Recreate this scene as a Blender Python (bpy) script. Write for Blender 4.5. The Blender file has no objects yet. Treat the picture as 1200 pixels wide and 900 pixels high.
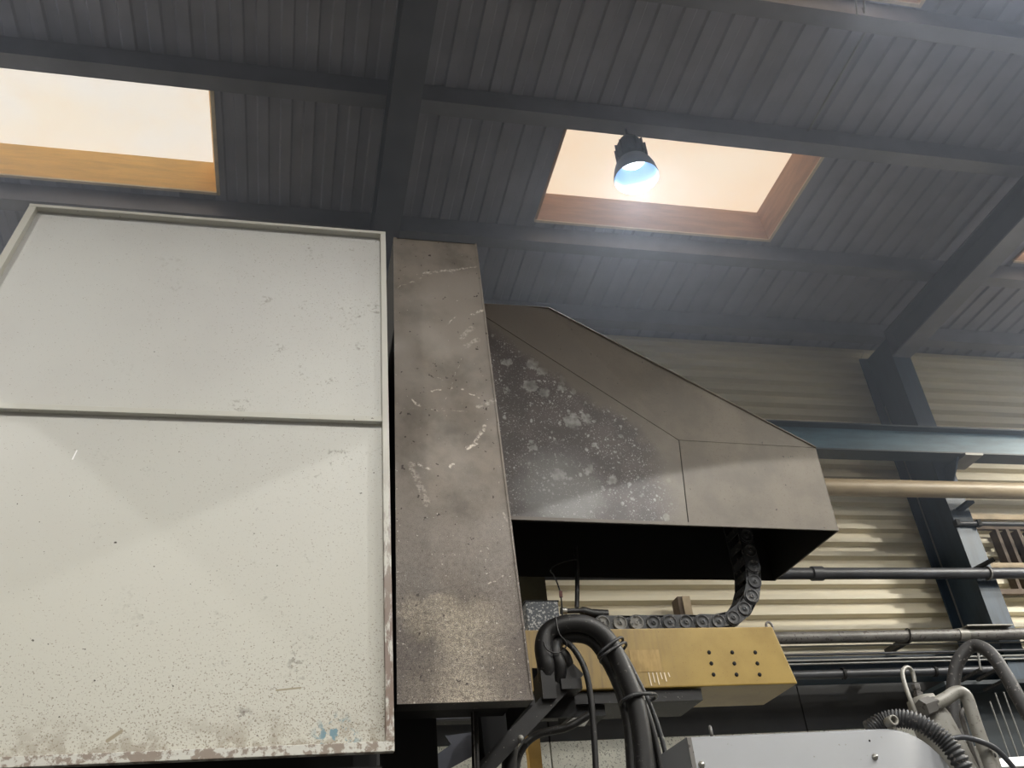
import bpy, bmesh, math, random
from mathutils import Vector, Matrix
random.seed(7)
C = bpy.context.scene.collection

# ------------------------------------------------------------------ camera
CAM_H = 1.55                      # metres above the floor
FPX, YAW, PITCH, ROLL = 1100.0, math.radians(15.33), math.radians(32.93), math.radians(-5.9)
_f = Vector((math.sin(YAW)*math.cos(PITCH), math.cos(YAW)*math.cos(PITCH), math.sin(PITCH)))
_r = Vector((math.cos(YAW), -math.sin(YAW), 0))
_u = _r.cross(_f)
RIGHT = _r*math.cos(ROLL) + _u*math.sin(ROLL)
UP = -_r*math.sin(ROLL) + _u*math.cos(ROLL)
FWD = _f
EYE = Vector((0, 0, CAM_H))
cd = bpy.data.cameras.new('camera')
cd.sensor_fit = 'HORIZONTAL'; cd.sensor_width = 36.0; cd.lens = FPX/1200*36
cd.clip_start = 0.05; cd.clip_end = 200
cam = bpy.data.objects.new('camera', cd); C.objects.link(cam)
cam.matrix_world = Matrix.Translation(EYE) @ Matrix((RIGHT, UP, -FWD)).transposed().to_4x4()
bpy.context.scene.camera = cam

# ------------------------------------------------------------------ world, exposure
vs = bpy.context.scene.view_settings
vs.view_transform = 'Standard'; vs.look = 'None'; vs.gamma = 1.0; vs.use_curve_mapping = False
vs.exposure = 0.57
w = bpy.data.worlds.new('world'); bpy.context.scene.world = w; w.use_nodes = True
w.node_tree.nodes['Background'].inputs[0].default_value = (0.75, 0.8, 0.9, 1)
w.node_tree.nodes['Background'].inputs[1].default_value = 0.3

SKYLIGHT = 0.70                   # daylight behind the skylight glazing
LAMP_W = 430.0                    # added high bay lamps behind the camera
HAZE = 0.115

def ray(x, y): return RIGHT*((x-600)/FPX) - UP*((y-450)/FPX) + FWD
def onY(x, y, Y):                 # where the sight line meets the vertical plane at depth Y
    d = ray(x, y); return EYE + d*(Y/d.y)
def onZ(x, y, z):                 # where it meets the level z (metres above floor)
    d = ray(x, y); return EYE + d*((z-CAM_H)/d.z)
def onX(x, y, X):
    d = ray(x, y); return EYE + d*(X/d.x)

# ------------------------------------------------------------------ materials
MATS = {}
def lin(c):
    return tuple(((v/255)/12.92 if v/255 <= .04045 else ((v/255+.055)/1.055)**2.4) for v in c) + (1,)
class NT:
    def __init__(s, name):
        s.m = bpy.data.materials.new(name); s.m.use_nodes = True
        s.t = s.m.node_tree; s.n = s.t.nodes; s.l = s.t.links
        s.b = s.n['Principled BSDF']; s.pos = None
        MATS[name] = s.m
    def node(s, typ, **kw):
        n = s.n.new(typ)
        for k, v in kw.items(): setattr(n, k, v)
        return n
    def put(s, sock, v):
        if hasattr(v, 'links'): s.l.new(v, sock)
        elif isinstance(v, (tuple, list)) and len(v) == 3 and sock.type == 'RGBA': sock.default_value = (*v, 1)
        else: sock.default_value = v
    def P(s):
        if s.pos is None: s.pos = s.node('ShaderNodeNewGeometry').outputs['Position']
        return s.pos
    def math(s, op, a, b=0.0, c=None, clamp=False):
        n = s.node('ShaderNodeMath', operation=op); n.use_clamp = clamp
        s.put(n.inputs[0], a); s.put(n.inputs[1], b)
        if c is not None: s.put(n.inputs[2], c)
        return n.outputs[0]
    def rng(s, v, a, b, lo=0.0, hi=1.0, smooth=True):
        n = s.node('ShaderNodeMapRange'); n.interpolation_type = 'SMOOTHSTEP' if smooth else 'LINEAR'
        s.put(n.inputs[0], v)
        for i, q in enumerate((a, b, lo, hi)): s.put(n.inputs[i+1], q)
        return n.outputs[0]
    def scaled(s, v):
        n = s.node('ShaderNodeMapping'); n.inputs['Scale'].default_value = v
        s.l.new(s.P(), n.inputs[0]); return n.outputs[0]
    def noise(s, scale, detail=3.0, rough=.55, vec=None, dist=0.0):
        n = s.node('ShaderNodeTexNoise'); n.inputs['Scale'].default_value = scale
        n.inputs['Detail'].default_value = detail; n.inputs['Roughness'].default_value = rough
        n.inputs['Distortion'].default_value = dist
        s.l.new(vec if vec is not None else s.P(), n.inputs['Vector']); return n.outputs[0]
    def voro(s, scale, vec=None, feature='F1'):
        n = s.node('ShaderNodeTexVoronoi', feature=feature); n.inputs['Scale'].default_value = scale
        s.l.new(vec if vec is not None else s.P(), n.inputs['Vector']); return n
    def mix(s, fac, a, b):
        n = s.node('ShaderNodeMix', data_type='RGBA')
        s.put(n.inputs[0], fac); s.put(n.inputs[6], a); s.put(n.inputs[7], b)
        return n.outputs[2]
    def xyz(s):
        n = s.node('ShaderNodeSeparateXYZ'); s.l.new(s.P(), n.inputs[0]); return n.outputs
    def bump(s, h, strength=.3, dist=.01):
        n = s.node('ShaderNodeBump'); n.inputs['Strength'].default_value = strength
        n.inputs['Distance'].default_value = dist; s.l.new(h, n.inputs['Height'])
        s.l.new(n.outputs[0], s.b.inputs['Normal'])
    def seg(s, A, B, wid, amt=1.0, vec=None):        # a scratch: soft line between two points
        A, B = Vector(A), Vector(B); D = B-A
        v = lambda op, a, b: (lambda n: (s.put(n.inputs[0], a), s.put(n.inputs[1], b), n)[2])(s.node('ShaderNodeVectorMath', operation=op))
        pa = v('SUBTRACT', vec if vec is not None else s.P(), tuple(A)).outputs[0]
        t = s.math('MULTIPLY', v('DOT_PRODUCT', pa, tuple(D)).outputs['Value'], 1/D.length_squared, clamp=True)
        n = s.node('ShaderNodeVectorMath', operation='SCALE'); n.inputs[0].default_value = tuple(D); s.l.new(t, n.inputs['Scale'])
        d = v('DISTANCE', pa, n.outputs[0]).outputs['Value']
        return s.rng(d, wid*.4, wid, amt, 0.0)
    def warped(s, amt, scale):                       # position shaken by noise, for ragged marks
        nv = s.node('ShaderNodeVectorMath', operation='ADD'); s.l.new(s.P(), nv.inputs[0])
        nn = s.node('ShaderNodeTexNoise'); nn.inputs['Scale'].default_value = scale; nn.inputs['Detail'].default_value = 3; s.l.new(s.P(), nn.inputs['Vector'])
        ns = s.node('ShaderNodeVectorMath', operation='SCALE'); s.l.new(nn.outputs['Color'], ns.inputs[0]); ns.inputs['Scale'].default_value = amt
        s.l.new(ns.outputs[0], nv.inputs[1]); return nv.outputs[0]
    def blob(s, A, r, soft=.5, warp=None):           # a stain: soft ball, edge broken up by noise
        n = s.node('ShaderNodeVectorMath', operation='DISTANCE'); s.l.new(s.P(), n.inputs[0]); n.inputs[1].default_value = tuple(A)
        d = n.outputs['Value']
        if warp is not None: d = s.math('ADD', d, warp)
        return s.rng(d, r*(1-soft), r, 1.0, 0.0)
    def done(s, col, rough=.6, metal=0.0, spec=None):
        s.put(s.b.inputs['Base Color'], col); s.put(s.b.inputs['Roughness'], rough); s.b.inputs['Metallic'].default_value = metal
        if spec is not None: s.b.inputs['Specular IOR Level'].default_value = spec
        return s.m
def plain(name, rgb, rough=.6, metal=0.0, var=.25, scale=6.0, speck=None, spec=None, bump=0.0, streak=None):
    s = NT(name); a = lin(rgb)
    dark = tuple(c*(1-var) for c in a[:3]) + (1,)
    n = s.noise(scale, 5, .6, vec=s.scaled(streak) if streak else None)
    col = s.mix(s.rng(n, .35, .68), a, dark)
    if speck:
        for sc, th, c in speck:
            col = s.mix(s.rng(s.noise(sc, 2, .5), th, th+.05), col, lin(c))
    if bump: s.bump(s.noise(scale*10, 3), bump, .004)
    return s.done(col, rough, metal, spec)

# ------------------------------------------------------------------ mesh building
class MB:
    def __init__(s): s.v = []; s.f = []; s.sm = []
    def add(s, vs, fs, smooth=False):
        o = len(s.v); s.v += [Vector(p) for p in vs]
        for f in fs: s.f.append([i+o for i in f]); s.sm.append(smooth)
        return s
    def box(s, lo, hi):
        x0, y0, z0 = lo; x1, y1, z1 = hi
        return s.add([(x0,y0,z0),(x1,y0,z0),(x1,y1,z0),(x0,y1,z0),(x0,y0,z1),(x1,y0,z1),(x1,y1,z1),(x0,y1,z1)],
                     [(0,3,2,1),(4,5,6,7),(0,1,5,4),(1,2,6,5),(2,3,7,6),(3,0,4,7)])
    def prism(s, poly, ext):      # polygon pushed along a vector
        n = len(poly); e = Vector(ext); P = [Vector(p) for p in poly]
        nor = sum(((P[i]-P[0]).cross(P[(i+1) % n]-P[0]) for i in range(1, n)), Vector())
        if nor.dot(e) > 0: P.reverse()
        return s.add(P+[p+e for p in P], [tuple(range(n)), tuple(range(2*n-1, n-1, -1))] +
                     [((i+1) % n, i, i+n, (i+1) % n+n) for i in range(n)])
    def bar(s, a, b, w, h, up=(0, 0, 1)):            # rectangular bar between two points
        a, b = Vector(a), Vector(b); d = (b-a).normalized(); u = Vector(up)
        if abs(d.dot(u)) > .98: u = Vector((0, 1, 0))
        sd = d.cross(u).normalized(); u = sd.cross(d)
        q = [a+sd*w*i/2+u*h*j/2 for i, j in ((-1,-1),(1,-1),(1,1),(-1,1))]
        return s.prism(q, b-a)
    def tube(s, pts, r, n=10, caps=True, closed=False):
        P = [Vector(p) for p in pts]; m = len(P); R = r if isinstance(r, (list, tuple)) else [r]*m
        T = [(P[(i+1) % m if closed else min(i+1, m-1)]-P[(i-1) % m if closed else max(i-1, 0)]).normalized() for i in range(m)]
        u = T[0].cross(Vector((.31, .83, .46))).normalized(); vs = []
        for i in range(m):
            u = (u-T[i]*u.dot(T[i])).normalized(); w_ = T[i].cross(u)
            vs += [P[i]+(u*math.cos(2*math.pi*k/n)+w_*math.sin(2*math.pi*k/n))*R[i] for k in range(n)]
        fs = [(i*n+k, i*n+(k+1) % n, ((i+1) % m)*n+(k+1) % n, ((i+1) % m)*n+k) for i in range(m if closed else m-1) for k in range(n)]
        s.add(vs, fs, True)
        if caps and not closed:
            s.add(vs[:n], [tuple(range(n-1, -1, -1))]); s.add(vs[-n:], [tuple(range(n))])
        return s
    def lathe(s, c, prof, n=28, axis=(0, 0, 1)):     # profile of (radius, height) turned round an axis
        c = Vector(c); a = Vector(axis).normalized(); u = a.orthogonal().normalized(); w_ = a.cross(u); vs = []
        for r, h in prof:
            vs += [c+a*h+(u*math.cos(2*math.pi*k/n)+w_*math.sin(2*math.pi*k/n))*max(r, 1e-5) for k in range(n)]
        return s.add(vs, [(i*n+k, i*n+(k+1) % n, (i+1)*n+(k+1) % n, (i+1)*n+k) for i in range(len(prof)-1) for k in range(n)], n > 8)
    def build(s, name, mat, parent=None, bevel=0.0, smooth_angle=None):
        off = parent.matrix_world.translation if parent else Vector()
        p = parent; off = Vector()
        while p: off += p.location; p = p.parent
        me = bpy.data.meshes.new(name)
        me.from_pydata([tuple(v-off) for v in s.v], [], s.f)
        me.polygons.foreach_set('use_smooth', s.sm); me.update()
        if bevel:
            bm = bmesh.new(); bm.from_mesh(me)
            bmesh.ops.remove_doubles(bm, verts=bm.verts, dist=1e-5)
            es = [e for e in bm.edges if e.is_manifold and e.calc_face_angle(0) > .5]
            bmesh.ops.bevel(bm, geom=es, offset=bevel, segments=2, profile=.6, affect='EDGES', clamp_overlap=True)
            bm.to_mesh(me); bm.free()
        me.materials.append(MATS[mat])
        o = bpy.data.objects.new(name, me); C.objects.link(o)
        if parent: o.parent = parent
        return o
def tag(o, label=None, cat=None, group=None, kind=None):
    if label: o['label'] = label
    if cat: o['category'] = cat
    if group: o['group'] = group
    if kind: o['kind'] = kind
    return o
def thing(name, label, cat, loc, group=None):
    o = bpy.data.objects.new(name, None); C.objects.link(o); o.location = loc; o.empty_display_size = .1
    return tag(o, label, cat, group)
def spline(pts, sub=8, closed=False):
    P = [Vector(p) for p in pts]; out = []
    n = len(P)
    for i in range(n if closed else n-1):
        a, b, c, d = (P[(i-1) % n], P[i], P[(i+1) % n], P[(i+2) % n]) if closed else (P[max(i-1, 0)], P[i], P[i+1], P[min(i+2, n-1)])
        for k in range(sub):
            t = k/sub
            out.append(.5*((2*b)+(c-a)*t+(2*a-5*b+4*c-d)*t*t+(3*b-a-3*c+d)*t**3))
    if not closed: out.append(P[-1])
    return out
def pxs(lst): return [onY(*p) for p in lst]          # (px, py, depth) -> points

# ---- material list
plain('deck', (150, 151, 164), .8, 0, .2, 2.5)
plain('beam_flange', (50, 62, 72), .5, 0, .3, 3)
plain('rack_dark', (40, 50, 57), .6, 0, .3, 3)
plain('sooty_steel', (88, 90, 100), .7, 0, .3, 3)
plain('purlin_steel', (124, 125, 135), .36, 0, .3, 3)
plain('blue_steel', (50, 67, 84), .5, 0, .3, 3, streak=(6, 6, 1))
plain('blue_beam', (84, 116, 134), .45, 0, .35, 3, streak=(1, 6, 6))
plain('ceiling_slab', (40, 40, 42), .9)
plain('side_wall', (120, 116, 108), .9)
plain('floor_concrete', (88, 86, 83), .85)
plain('cladding', (226, 218, 196), .5, 0, .14, 1.5, streak=(.5, 4, 4))
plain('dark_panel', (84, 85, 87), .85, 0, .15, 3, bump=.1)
plain('pale_panel', (236, 236, 226), .9, 0, .15, 3, speck=[(90, .60, (150, 150, 142))], bump=.2)
plain('beige_pipe', (168, 152, 126), .45, 0, .2, 4, streak=(1, 6, 6))
plain('grey_pipe', (112, 110, 108), .5, .2, .35, 6, speck=[(40, .6, (70, 66, 64))])
plain('dark_pipe', (66, 68, 74), .45, .1, .25, 4)
plain('wire_grey', (140, 140, 138), .5, .3)
plain('black_rubber', (26, 25, 26), .5, 0, .3, 8, speck=[(70, .66, (75, 72, 70))])
plain('black_plastic', (46, 47, 50), .55, 0, .3, 10, speck=[(60, .62, (95, 92, 90))])
plain('dusty_plastic', (120, 118, 114), .75, 0, .5, 30, speck=[(60, .55, (60, 60, 60))])
plain('dusty_rubber', (48, 47, 48), .6, 0, .3, 8, speck=[(70, .64, (105, 102, 100))])
plain('soot_shade_black', (17, 17, 19), .8)  # black of small parts; also paints shade inside hood and beside cover
plain('machine_black', (24, 24, 26), .7)
plain('bracket_black', (40, 39, 40), .6, .2, .3, 12, speck=[(80, .68, (120, 115, 110))])
plain('pale_steel', (138, 136, 130), .45, .2, .2, 8, speck=[(60, .64, (110, 106, 100))])
plain('bright_steel', (180, 178, 172), .3, .8)
plain('white_paint', (132, 134, 138), .6, 0, .06, 2, speck=[(55, .72, (110, 108, 106))])
plain('hole_black', (10, 9, 8), .9)
plain('gold_post', (176, 140, 70), .5)
plain('brown_steel', (104, 90, 78), .7, .1, .35, 10)
plain('beige_rail', (190, 172, 144), .6)
plain('green_post', (112, 112, 98), .7, 0, .25, 8)
plain('lamp_black', (34, 34, 37), .5)
plain('red_clip', (96, 50, 44), .6)
plain('box_grey', (66, 70, 76), .6, 0, .3, 10, speck=[(110, .55, (150, 150, 148))])
plain('wood_orange', (255, 210, 130), .6, 0, .18, 3, streak=(1, 1, 8))
plain('wood_brown', (196, 160, 132), .65, 0, .25, 3, streak=(1, 1, 8))
plain('pale_trim', (236, 220, 196), .6)

def make_gold():
    s = NT('gold_paint'); x, y, z = s.xyz()
    col = s.mix(s.rng(s.noise(5, 5), .35, .7), lin((158, 132, 66)), lin((142, 116, 54)))
    left = s.rng(s.math('ADD', x, s.math('MULTIPLY', s.noise(9, 4), .25)), 1.45, 2.05, 1, 0)
    runs = s.rng(s.noise(14, 3, .6, vec=s.scaled((3, 1, .35))), .42, .66)
    col = s.mix(s.math('MULTIPLY', left, s.math('ADD', .5, s.math('MULTIPLY', runs, .45))), col, lin((118, 96, 56)))
    col = s.mix(s.rng(s.noise(160, 2), .66, .7), col, lin((120, 92, 50)))
    col = s.mix(s.rng(s.noise(60, 2), .74, .77), col, lin((70, 56, 40)))
    s.done(col, .45)
make_gold()

def make_panel_paint():
    s = NT('panel_paint'); x, y, z = s.xyz()
    low = s.rng(z, CAM_H+2.6, CAM_H+.6)
    right = s.rng(x, -.9, .33)
    col = s.mix(s.rng(s.noise(1.6, 4), .35, .7), lin((202, 203, 201)), lin((196, 196, 195)))
    col = s.mix(s.math('MULTIPLY', low, .9), col, lin((192, 190, 179)))
    # fine specks, thicker towards the bottom edge where chips and coolant strike
    bot = s.rng(z, CAM_H+1.25, CAM_H+.65)
    n = s.math('ADD', s.noise(190, 3, .6), s.math('ADD', s.math('MULTIPLY', bot, .085), s.math('MULTIPLY', right, .03)))
    col = s.mix(s.math('MULTIPLY', s.rng(n, .675, .70), .75), col, lin((120, 108, 92)))
    n = s.math('ADD', s.noise(62, 2, .5), s.math('MULTIPLY', low, .035))
    col = s.mix(s.rng(n, .77, .79), col, lin((70, 64, 58)))
    n2 = s.math('MULTIPLY', s.rng(s.noise(7, 4, .6), .60, .68), s.rng(s.noise(60, 3), .52, .6))
    up = s.rng(z, CAM_H+1.7, CAM_H+1.95)
    col = s.mix(s.math('MULTIPLY', s.math('MULTIPLY', n2, right), .7), col, lin((128, 124, 116)))
    edge = s.math('MULTIPLY', s.rng(z, CAM_H+.82, CAM_H+.66), s.rng(s.noise(14, 5, .65), .45, .6))
    col = s.mix(s.math('MULTIPLY', edge, .55), col, lin((120, 104, 84)))
    blue = s.math('MULTIPLY', s.blob((.16, 3.03, CAM_H+.70), .09, .6), s.rng(s.noise(40, 4), .5, .58))
    col = s.mix(blue, col, lin((110, 140, 152)))
    for p, r in (((66, 838, 3), .035), ((285, 836, 3), .05), ((350, 805, 3), .025), ((430, 854, 3), .02), ((335, 792, 3), .025)):
        col = s.mix(s.math('MULTIPLY', s.blob(onY(*p), r, .7), s.rng(s.noise(50, 3), .47, .56)), col, lin((88, 76, 74)))
    for a, b, wd, c in (((85, 538, 3.03), (90, 528, 3.03), .003, (250, 250, 250)), ((126, 868, 3.03), (142, 857, 3.03), .008, (150, 140, 120)),
                        ((324, 809, 3.03), (352, 806, 3.03), .004, (150, 142, 120))):
        col = s.mix(s.seg(onY(*a), onY(*b), wd), col, lin(c))
    s.bump(s.noise(30, 4), .04, .01)
    s.done(col, .45)
    s = NT('rim_paint'); x, y, z = s.xyz()
    worn = s.math('MULTIPLY', s.rng(s.noise(9, 5, .7, vec=s.scaled((4, 4, 1))), .42, .52), s.rng(z, CAM_H+1.9, CAM_H+1.0))
    worn2 = s.math('MULTIPLY', s.rng(s.noise(26, 5, .7), .47, .54), s.rng(z, CAM_H+1.0, CAM_H+.68))
    worn = s.math('MULTIPLY', worn, s.math('MULTIPLY', s.rng(x, .28, .31), s.rng(z, CAM_H+.67, CAM_H+.72)))
    col = s.mix(worn, lin((196, 195, 188)), lin((128, 112, 104)))
    col = s.mix(s.math('MULTIPLY', worn2, .8), col, lin((120, 102, 88)))
    col = s.mix(s.rng(s.noise(60, 3), .70, .73), col, lin((90, 82, 74)))
    s.done(col, .5)
make_panel_paint()

def make_cover_paint():
    s = NT('cover_grime'); x, y, z = s.xyz()
    low = s.rng(z, CAM_H+2.0, CAM_H+1.0)
    wn = s.math('MULTIPLY', s.math('SUBTRACT', s.noise(9, 4), .5), .25)
    col = s.mix(s.rng(s.noise(5, 6, .65), .35, .68), lin((130, 121, 112)), lin((101, 94, 87)))
    col = s.mix(s.rng(s.noise(2.2, 4), .42, .62), col, lin((134, 126, 119)))
    # pale dried splash in the lower half
    pale = s.math('MAXIMUM', s.blob(onY(550, 750, 3.2), .20, .7, wn), s.blob(onY(540, 810, 3.2), .24, .8, wn))
    pale = s.math('MAXIMUM', pale, s.math('MULTIPLY', s.blob(onY(505, 730, 3.2), .12, .4, wn), .7))
    grain = s.math('ADD', s.math('MULTIPLY', s.noise(300, 5, .85), .78), s.math('MULTIPLY', s.noise(60, 4, .7), .22))
    WV = s.warped(.035, 22)
    col = s.mix(s.math('MULTIPLY', s.math('MULTIPLY', pale, s.rng(s.noise(90, 6, .8), .36, .6, .25, 1)), .8), col, lin((206, 194, 172)))
    dk = s.math('MULTIPLY', s.math('MAXIMUM', s.blob(onY(480, 790, 3.2), .2, .6, wn), s.blob(onY(605, 770, 3.2), .2, .6, wn)), .6)
    col = s.mix(s.math('MULTIPLY', dk, .7), col, lin((92, 82, 78)))
    n = s.math('ADD', grain, s.math('MULTIPLY', low, .07))
    col = s.mix(s.math('MULTIPLY', s.rng(n, .525, .60), s.math('ADD', s.math('MULTIPLY', low, .72), .12)), col, lin((66, 56, 52)))
    col = s.mix(s.rng(s.noise(48, 2), .70, .725), col, lin((62, 54, 50)))
    n = s.math('ADD', s.noise(80, 3, .6), s.math('MULTIPLY', low, .05))
    col = s.mix(s.math('MULTIPLY', s.rng(n, .69, .72), .6), col, lin((214, 206, 196)))
    Y = 3.2; SC = None
    for a, b, wd, am in (((488, 322), (560, 313), .006, .55), ((466, 338), (495, 325), .005, .4), ((552, 369), (566, 364), .007, .8), ((526, 378), (534, 371), .004, .7),
                     ((507, 458), (515, 455), .007, .9), ((511, 441), (528, 450), .003, .8), ((540, 456), (561, 467), .004, .8),
                     ((483, 468), (491, 475), .007, .8), ((550, 525), (568, 500), .009, .6), ((548, 525), (557, 520), .010, .7), ((466, 478), (560, 482), .003, .35),
                     ((491, 545), (505, 552), .010, .6), ((526, 549), (532, 545), .007, .7), ((540, 395), (553, 385), .016, .35), ((546, 405), (560, 398), .014, .35),
                     ((572, 685), (590, 674), .005, .7), ((560, 477), (578, 470), .012, .4), ((482, 545), (500, 590), .018, .3), ((518, 480), (540, 420), .002, .4),
                     ((467, 757), (500, 800), .007, -.5), ((590, 600), (604, 640), .006, .35)):
        c = (222, 212, 200) if am > 0 else (70, 60, 56)
        col = s.mix(s.math('MULTIPLY', s.seg(onY(*a, Y)+Vector((.0175,)*3), onY(*b, Y)+Vector((.0175,)*3), wd, abs(am), vec=WV), s.rng(s.noise(70, 4, .7), .42, .6)), col, lin(c))
    s.bump(s.noise(60, 4), .08, .006)
    s.done(col, s.rng(s.noise(6, 3), .3, .7, .45, .7))
make_cover_paint()

def make_hood_paint():
    def base(s, x, y, z):
        col = s.mix(s.rng(s.noise(4, 5, .6), .35, .68), lin((108, 100, 89)), lin((93, 86, 77)))
        dark = s.rng(s.math('ADD', x, s.math('MULTIPLY', s.noise(3, 3), .3)), 2.3, 1.2)
        col = s.mix(s.math('MULTIPLY', dark, .75), col, lin((92, 85, 80)))
        col = s.mix(s.math('MULTIPLY', s.rng(s.noise(120, 3), .60, .64), .6), col, lin((92, 82, 72)))
        col = s.mix(s.rng(s.noise(45, 2), .73, .75), col, lin((58, 50, 46)))
        return col
    s = NT('hood_grime'); x, y, z = s.xyz()
    col = base(s, x, y, z)
    for a, b, wd in (((897, 511), (903, 500), .003), ((900, 522), (908, 535), .003)):
        col = s.mix(s.seg(onY(*a, 3.8), onY(*b, 3.8), wd, .6), col, lin((70, 62, 56)))
    s.bump(s.noise(60, 4), .06, .006); s.done(col, .55)
    s = NT('hood_spotted'); x, y, z = s.xyz()
    col = base(s, x, y, z)
    wv = s.math('MULTIPLY', s.math('SUBTRACT', s.noise(6, 4), .5), .22)
    zone = s.rng(s.math('ADD', x, wv), 1.84, 1.66)
    zone = s.math('MULTIPLY', zone, s.rng(s.math('ADD', s.math('ADD', z, s.math('MULTIPLY', x, .76)), wv), CAM_H+3.64, CAM_H+3.52))
    dk = s.mix(s.rng(s.noise(5, 4), .4, .65), lin((66, 60, 60)), lin((82, 75, 74)))
    wash = s.math('MULTIPLY', s.blob(onY(660, 575, 3.78), .30, .75, wv), .75)
    dk = s.mix(wash, dk, lin((132, 132, 132)))
    V = s.warped(.05, 16)
    spots = None
    for sc, r, th, am in ((20, .34, .62, .7), (45, .36, .52, .7), (95, .38, .50, .75), (190, .40, .45, .8)):
        vn = s.voro(sc, V); pick = s.node('ShaderNodeSeparateColor'); s.l.new(vn.outputs['Color'], pick.inputs[0])
        sz = s.math('MULTIPLY', pick.outputs[1], r)
        m = s.math('MULTIPLY', s.math('LESS_THAN', pick.outputs[0], 1-th), s.rng(s.math('SUBTRACT', vn.outputs['Distance'], sz), -.06, .05, am, 0))
        spots = m if spots is None else s.math('MAXIMUM', spots, m)
    wb_ = s.math('MULTIPLY', s.math('SUBTRACT', s.noise(34, 4, .6), .5), .085)
    for bx_, by_, r_ in ((593, 424, 6), (624, 427, 8), (635, 435, 7), (622, 452, 10), (638, 460, 7), (659, 452, 7), (674, 459, 6), (672, 492, 11), (688, 488, 9), (593, 457, 5), (624, 523, 6), (660, 442, 5), (655, 556, 8), (692, 550, 7), (650, 428, 6), (700, 520, 5), (720, 560, 8)):
        spots = s.math('MAXIMUM', spots, s.math('MULTIPLY', s.blob(onY(bx_, by_, 3.79), r_/215, .35, wb_), .6))
    spots = s.math('MULTIPLY', spots, s.rng(s.noise(40, 3), .3, .6, .45, 1))
    spots = s.math('MULTIPLY', spots, s.rng(s.noise(5, 3), .36, .56, .45, 1))
    dk = s.mix(spots, dk, lin((172, 172, 170)))
    col = s.mix(zone, col, dk)
    s.bump(spots, .12, .004); s.done(col, .5)
make_hood_paint()

def make_glazing(name, top, bot, e):
    s = NT(name); x, y, z = s.xyz()
    col = s.mix(s.rng(s.noise(1.3, 4, .6), .3, .7), lin(top), lin(bot))
    col = s.mix(s.math('MULTIPLY', s.rng(s.noise(4, 4, .6), .5, .75), .25), col, lin((235, 214, 190)))
    s.put(s.b.inputs['Base Color'], (.35, .33, .30, 1)); s.b.inputs['Roughness'].default_value = .5
    s.l.new(col, s.b.inputs['Emission Color']); s.b.inputs['Emission Strength'].default_value = e
make_glazing('glazing', (252, 243, 230), (246, 245, 244), SKYLIGHT*.98)
make_glazing('glazing_dim', (248, 222, 196), (248, 232, 214), SKYLIGHT*1.08)
def emit(name, rgb, e, base=(.8, .8, .8)):
    s = NT(name); s.put(s.b.inputs['Base Color'], (*base, 1)); s.b.inputs['Emission Color'].default_value = lin(rgb); s.b.inputs['Emission Strength'].default_value = e
emit('led', (235, 245, 255), 5.0)
s = NT('reflector'); s.done(lin((150, 185, 225)), .3, .5)

# ------------------------------------------------------------------ the hall
ROOF = CAM_H+5.67                # underside level of the roof deck
PB = CAM_H+5.50                  # underside of the purlins
RB = CAM_H+5.18                  # underside of the rafters
WALL = 7.48
X0, X1, Y0 = -8.0, 11.0, -9.0
tag(MB().box((X0, Y0, -.2), (X1, WALL+.1, 0)).build('floor', 'floor_concrete'), kind='structure')
tag(MB().box((X0-.2, Y0, 0), (X0, WALL+.1, ROOF+.3)).build('wall_left', 'side_wall'), kind='structure')
tag(MB().box((X1, Y0, 0), (X1+.2, WALL+.1, ROOF+.3)).build('wall_right', 'side_wall'), kind='structure')
tag(MB().box((X0-.2, Y0-.2, 0), (X1+.2, Y0, ROOF+.3)).build('wall_front', 'side_wall'), kind='structure')
wb = tag(MB().box((X0-.2, WALL+.1, 0), (X1+.2, WALL+.3, ROOF+.3)).build('wall_back', 'side_wall'), kind='structure')

# cladding: long trapezoidal sheets with level ribs, three ribs to a sheet, lapped
RIB = .1415
def cladding_mesh(L):
    prof = []
    for k in range(3):
        z = k*RIB
        prof += [(0.0, z), (0.0, z+.062), (-.066, z+.078), (-.066, z+.124)]
    prof += [(0.0, 3*RIB), (-.012, 3*RIB+.002), (-.012, 3*RIB+.014)]
    m = MB(); vs = [(x, y, z) for y, z in prof for x in (0, L)]
    m.add(vs, [(2*i, 2*i+1, 2*i+3, 2*i+2) for i in range(len(prof)-1)])
    return m
zt = CAM_H+2.27; bays = [(-4.57, 5.32), (.765, 5.32), (6.09, 4.9)]
proto = {}
z = zt; row = 0
while z < ROOF-.1:
    for bx, L in bays:
        if L not in proto:
            o = cladding_mesh(L).build('cladding_sheet', 'cladding', wb); proto[L] = o
        else:
            o = bpy.data.objects.new('cladding_sheet', proto[L].data); C.objects.link(o); o.parent = wb
        o.location = (bx, WALL+(.0 if row % 2 else .003), z)
    z += 3*RIB; row += 1
# plinth of wall panels below the cladding: darker above, paler below
for k in range(9):
    xa = -.19+2.24*(k-2); 
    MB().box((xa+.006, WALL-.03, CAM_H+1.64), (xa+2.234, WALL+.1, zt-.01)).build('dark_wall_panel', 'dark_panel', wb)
    MB().box((xa+.006, WALL-.03, .0), (xa+2.234, WALL+.1, CAM_H+1.636)).build('pale_wall_panel', 'pale_panel', wb)

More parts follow.
